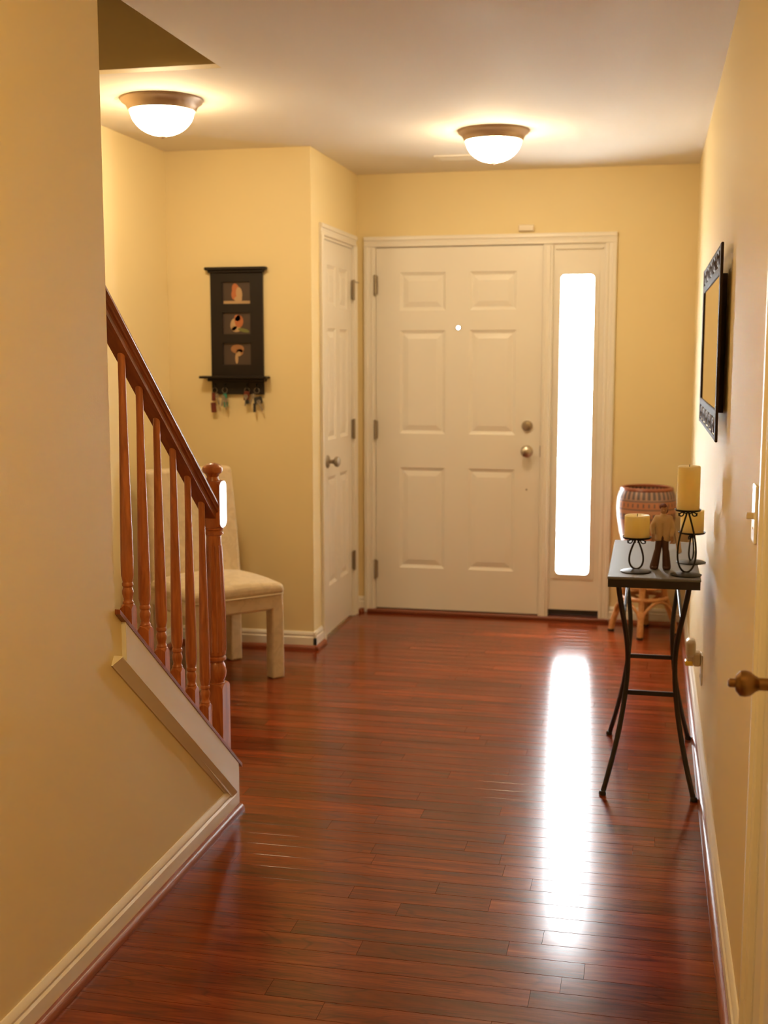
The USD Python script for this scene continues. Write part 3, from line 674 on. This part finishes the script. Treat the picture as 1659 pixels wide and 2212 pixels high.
# ------------------------------------------------------------------ figurine
FX, FY = .048, 4.085
t = thing('figurine', 'small standing figurine of a person in beige tunic and dark trousers among the candles', 'figurine', (FX, FY, TZ))
z = TZ
P = lambda x, y, h: (FX + x, FY + y, z + h)
part('trousers', bones([((P(-.024, 0, .008), .0145), (P(-.014, 0, .060), .0115)), ((P(-.013, 0, .060), .0105), (P(-.008, 0, .108), .0125)), ((P(.017, 0, .008), .0140), (P(.013, 0, .060), .0115)), ((P(.012, 0, .060), .0105), (P(.008, 0, .108), .0125)), ((P(-.008, 0, .106), .0135), (P(.010, 0, .106), .0135))], .005), 'figure_trousers', t, smooth=60)
part('tunic', bones([((P(-.010, 0, .106), .0155), (P(-.010, 0, .165), .0165)), ((P(.012, 0, .106), .0155), (P(.014, 0, .165), .0165)), ((P(-.010, 0, .165), .0165), (P(.014, 0, .165), .0165)), ((P(0, 0, .170), .014), (P(.001, 0, .182), .009)),
    ((P(-.018, 0, .170), .011), (P(-.034, -.006, .142), .0085)), ((P(-.034, -.006, .142), .0085), (P(-.030, -.018, .122), .0070)), ((P(.022, 0, .170), .011), (P(.034, -.002, .138), .0085)), ((P(.034, -.002, .138), .0085), (P(.030, -.014, .116), .0070))], .005), 'figure_cloth', t, smooth=60)
hd_ = part('head', bones([((P(.001, 0, .176), .0062), (P(.002, 0, .190), .0065)), ((P(.002, -.001, .193), .0100), (P(.003, 0, .204), .0118)), ((P(.002, -.0115, .198), .0022), (P(.002, -.0135, .195), .0024))], .003, 4), 'figure_skin', t, smooth=60)
part('hair', bones([((P(.003, .003, .205), .0130), (P(.006, .007, .196), .0120)), ((P(.003, -.003, .211), .0095), (P(-.002, .002, .209), .0105))], .003, 4), 'figure_hair', hd_, smooth=60)
for px, py in ((-.030, -.020), (.030, -.016)):
    part('hand', bones([((P(px, py, .116 if px < 0 else .110), .0052), (P(px + .001, py - .003, .106 if px < 0 else .100), .0046))] + [((P(px + .001, py - .003, .106 if px < 0 else .100), .0018), (P(px + q, py - .006, .096 if px < 0 else .090), .0014)) for q in (-.0045, -.0018, .0010, .0038)] + [((P(px - .003, py, .112 if px < 0 else .106), .0018), (P(px - .007, py - .004, .104 if px < 0 else .098), .0015))], .0025, 3), 'figure_skin', t, smooth=60)
part('scarf', bones([((P(.028, .004, .158), .0060), (P(.050, .010, .100), .0075)), ((P(.050, .010, .100), .0075), (P(.056, .012, .060), .0085)), ((P(.028, .004, .158), .0060), (P(.038, .010, .090), .0060))], .005), 'figure_scarf', t, smooth=60)
for sx in (-.023, .015):
    part('shoe', rbox(FX + sx - .009, FX + sx + .009, FY - .022, FY + .012, z + .0005, z + .012, .005), 'figure_trousers', t)

# ------------------------------------------------------------------ mirror
t = thing('mirror', 'wide wall mirror in a dark frame with openwork scroll borders above the console', 'mirror', (XR, 4.23, 1.48))
FM = Face((XR, 0, 0), (0, 1, 0), (-1, 0, 0))
m0, m1 = 3.640, 4.870
part('back_box', FM.plate(rect(m0 + .20, 1.282, m1 - .10, 1.700), 0.0005, .024), 'mirror_side', t, smooth=False)
for a, bb in ((m0, m0 + .055), (m1 - .055, m1)): part('stile', FM.box(a, bb, 1.205, 1.775, .024, .032, .002), 'mirror_frame', t)
for c in (1.690, 1.272): part('rail', FM.box(m0 + .055, m1 - .055, c, c + .024, .024, .032, .002), 'mirror_frame', t)
for c in (1.763, 1.205): part('border_bar', FM.box(m0 + .055, m1 - .055, c, c + .012, .025, .031, .002), 'mirror_frame', t)
part('glass', FM.plate(rect(m0 + .05, 1.290, m1 - .05, 1.696), .0245, .0275), 'mirror_glass', t)
for lo, up in ((1.218, 1), (1.715, -1)):
    for k in range(5):
        u = m0 + .165 + k * (m1 - m0 - .33) / 4; v = lo + .0265
        th = np.linspace(0, 1, 26); r_ = .030 - .018 * th
        pts = np.stack([u + r_ * 2.1 * np.cos(th * 9.2), v + r_ * .85 * np.sin(th * 9.2) * up, np.full(26, .028)], 1)
        part('scroll', FM(tube(pts, .0042, 6)), 'scroll_metal', t)
        if k < 4: part('upright', FM.box(u + (m1 - m0 - .33) / 8 - .007, u + (m1 - m0 - .33) / 8 + .007, lo, lo + .055, .026, .031, .001), 'scroll_metal', t)

# ------------------------------------------------------------------ switch, outlet, night light
t = thing('light_switch', 'white wall switch plate with a single toggle on the right wall', 'light switch', (XR, 2.55, 1.135))
part('plate', FR(rbox(2.515, 2.585, 1.077, 1.195, .0, .006, .0028)), 'white_plastic', t)
part('toggle', FR(rbox(2.5460, 2.5540, 1.124, 1.138, .004, .020, .0022)), 'cream_plastic', t)
for v in (1.106, 1.166): part('screw', FR.lathe(2.55, v, [(0, .005), (.003, .005), (.0025, .007), (0, .007)], 12), 'white_plastic', t)
t = thing('wall_outlet', 'white duplex outlet low on the right wall behind the console', 'outlet', (XR, 4.62, .285))
part('plate', FR(rbox(4.585, 4.655, .228, .344, .0, .006, .0028)), 'white_plastic', t)
part('socket', FR(rbox(4.603, 4.637, .240, .272, .004, .008, .0018)), 'cream_plastic', t)
for u in (4.613, 4.627): part('slot', FR.box(u - .0012, u + .0012, .252, .264, .0078, .0084), 'dark_slot', t)
t = thing('air_freshener', 'tan plug-in air freshener with amber oil in the outlet', 'air freshener', (XR, 4.62, .330))
part('plug_body', FR(rbox(4.592, 4.648, .298, .352, .006, .036, .010)), 'cream_plastic', t)
part('warmer', FR(join([rbox(4.590, 4.650, .330, .400, .026, .062, .016), rbox(4.600, 4.640, .312, .345, .030, .058, .010)])), 'cream_plastic', t)
part('oil_bottle', FR(rbox(4.598, 4.642, .298, .318, .032, .064, .006)), 'amber_gel', t)

# ------------------------------------------------------------------ clay pot on a rattan stand
PX, PY = -.010, 6.460
SZ = .250
pot_material(PX, PY, .295)
t = thing('clay_pot', 'large terracotta pot painted with dark bands, standing in the corner behind the console', 'pot', (PX, PY, SZ))
prof = [(0, SZ + .01), (.062, SZ + .01), (.070, SZ + .02), (.088, SZ + .09), (.112, SZ + .19), (.137, SZ + .29), (.150, SZ + .37), (.154, SZ + .42), (.151, SZ + .46), (.146, SZ + .49), (.136, SZ + .515), (.126, SZ + .524), (.120, SZ + .520), (.122, SZ + .505), (.130, SZ + .48), (.135, SZ + .42), (.120, SZ + .28), (.085, SZ + .12), (.05, SZ + .04), (0, SZ + .035)]
part('body', lathe((PX, PY, 0), prof, 56), 'painted_clay', t, smooth=50)
part('rim', lathe((PX, PY, 0), [(.118, SZ + .516), (.127, SZ + .519), (.136, SZ + .512), (.139, SZ + .518), (.134, SZ + .527), (.124, SZ + .530), (.117, SZ + .524), (.118, SZ + .516)], 56), 'shoe_wood', t)
t = thing('plant_stand', 'four-legged bent rattan stand under the terracotta pot', 'plant stand', (PX, PY, 0))
a = np.linspace(0, 2 * math.pi, 40, endpoint=False)
for r, zz, th in ((.098, SZ + .004, .009), (.118, SZ - .055, .011)):
    part('hoop', tube(np.stack([PX + r * np.cos(a), PY + r * np.sin(a), np.full(40, zz)], 1), th, 10, closed=True), 'rattan', t)
part('shelf_disc', lathe((PX, PY, 0), [(0, SZ - .008), (.096, SZ - .008), (.096, SZ + .006), (0, SZ + .006)], 40), 'rattan', t)
angs = [math.radians(q) for q in (-95, -5, 85, 175)]
for q in angs:
    d2 = np.array([math.cos(q), math.sin(q)])
    pts = spline([(PX + d2[0] * r, PY + d2[1] * r, h) for r, h in ((.104, SZ + .02), (.112, SZ - .06), (.140, .11), (.168, .006))], 16)
    lg = part('leg', tube(pts, np.linspace(.017, .0165, 16), 10), 'rattan', t)
    part('foot_cap', lathe((pts[-1][0], pts[-1][1], 0), [(0, 0), (.0165, 0), (.0175, .012), (0, .016)], 14), 'fob_black', lg)
for q0 in angs:                                   # bent arches between neighbouring legs
    pts = []
    for s in np.linspace(0, 1, 14):
        q = q0 + s * math.pi / 2; hgt = .085 + (SZ - .150) * math.sin(s * math.pi) ** .55; r = .150 - .028 * math.sin(s * math.pi)
        pts.append((PX + r * math.cos(q), PY + r * math.sin(q), hgt))
    part('arch', tube(pts, .0085, 8), 'rattan', t)
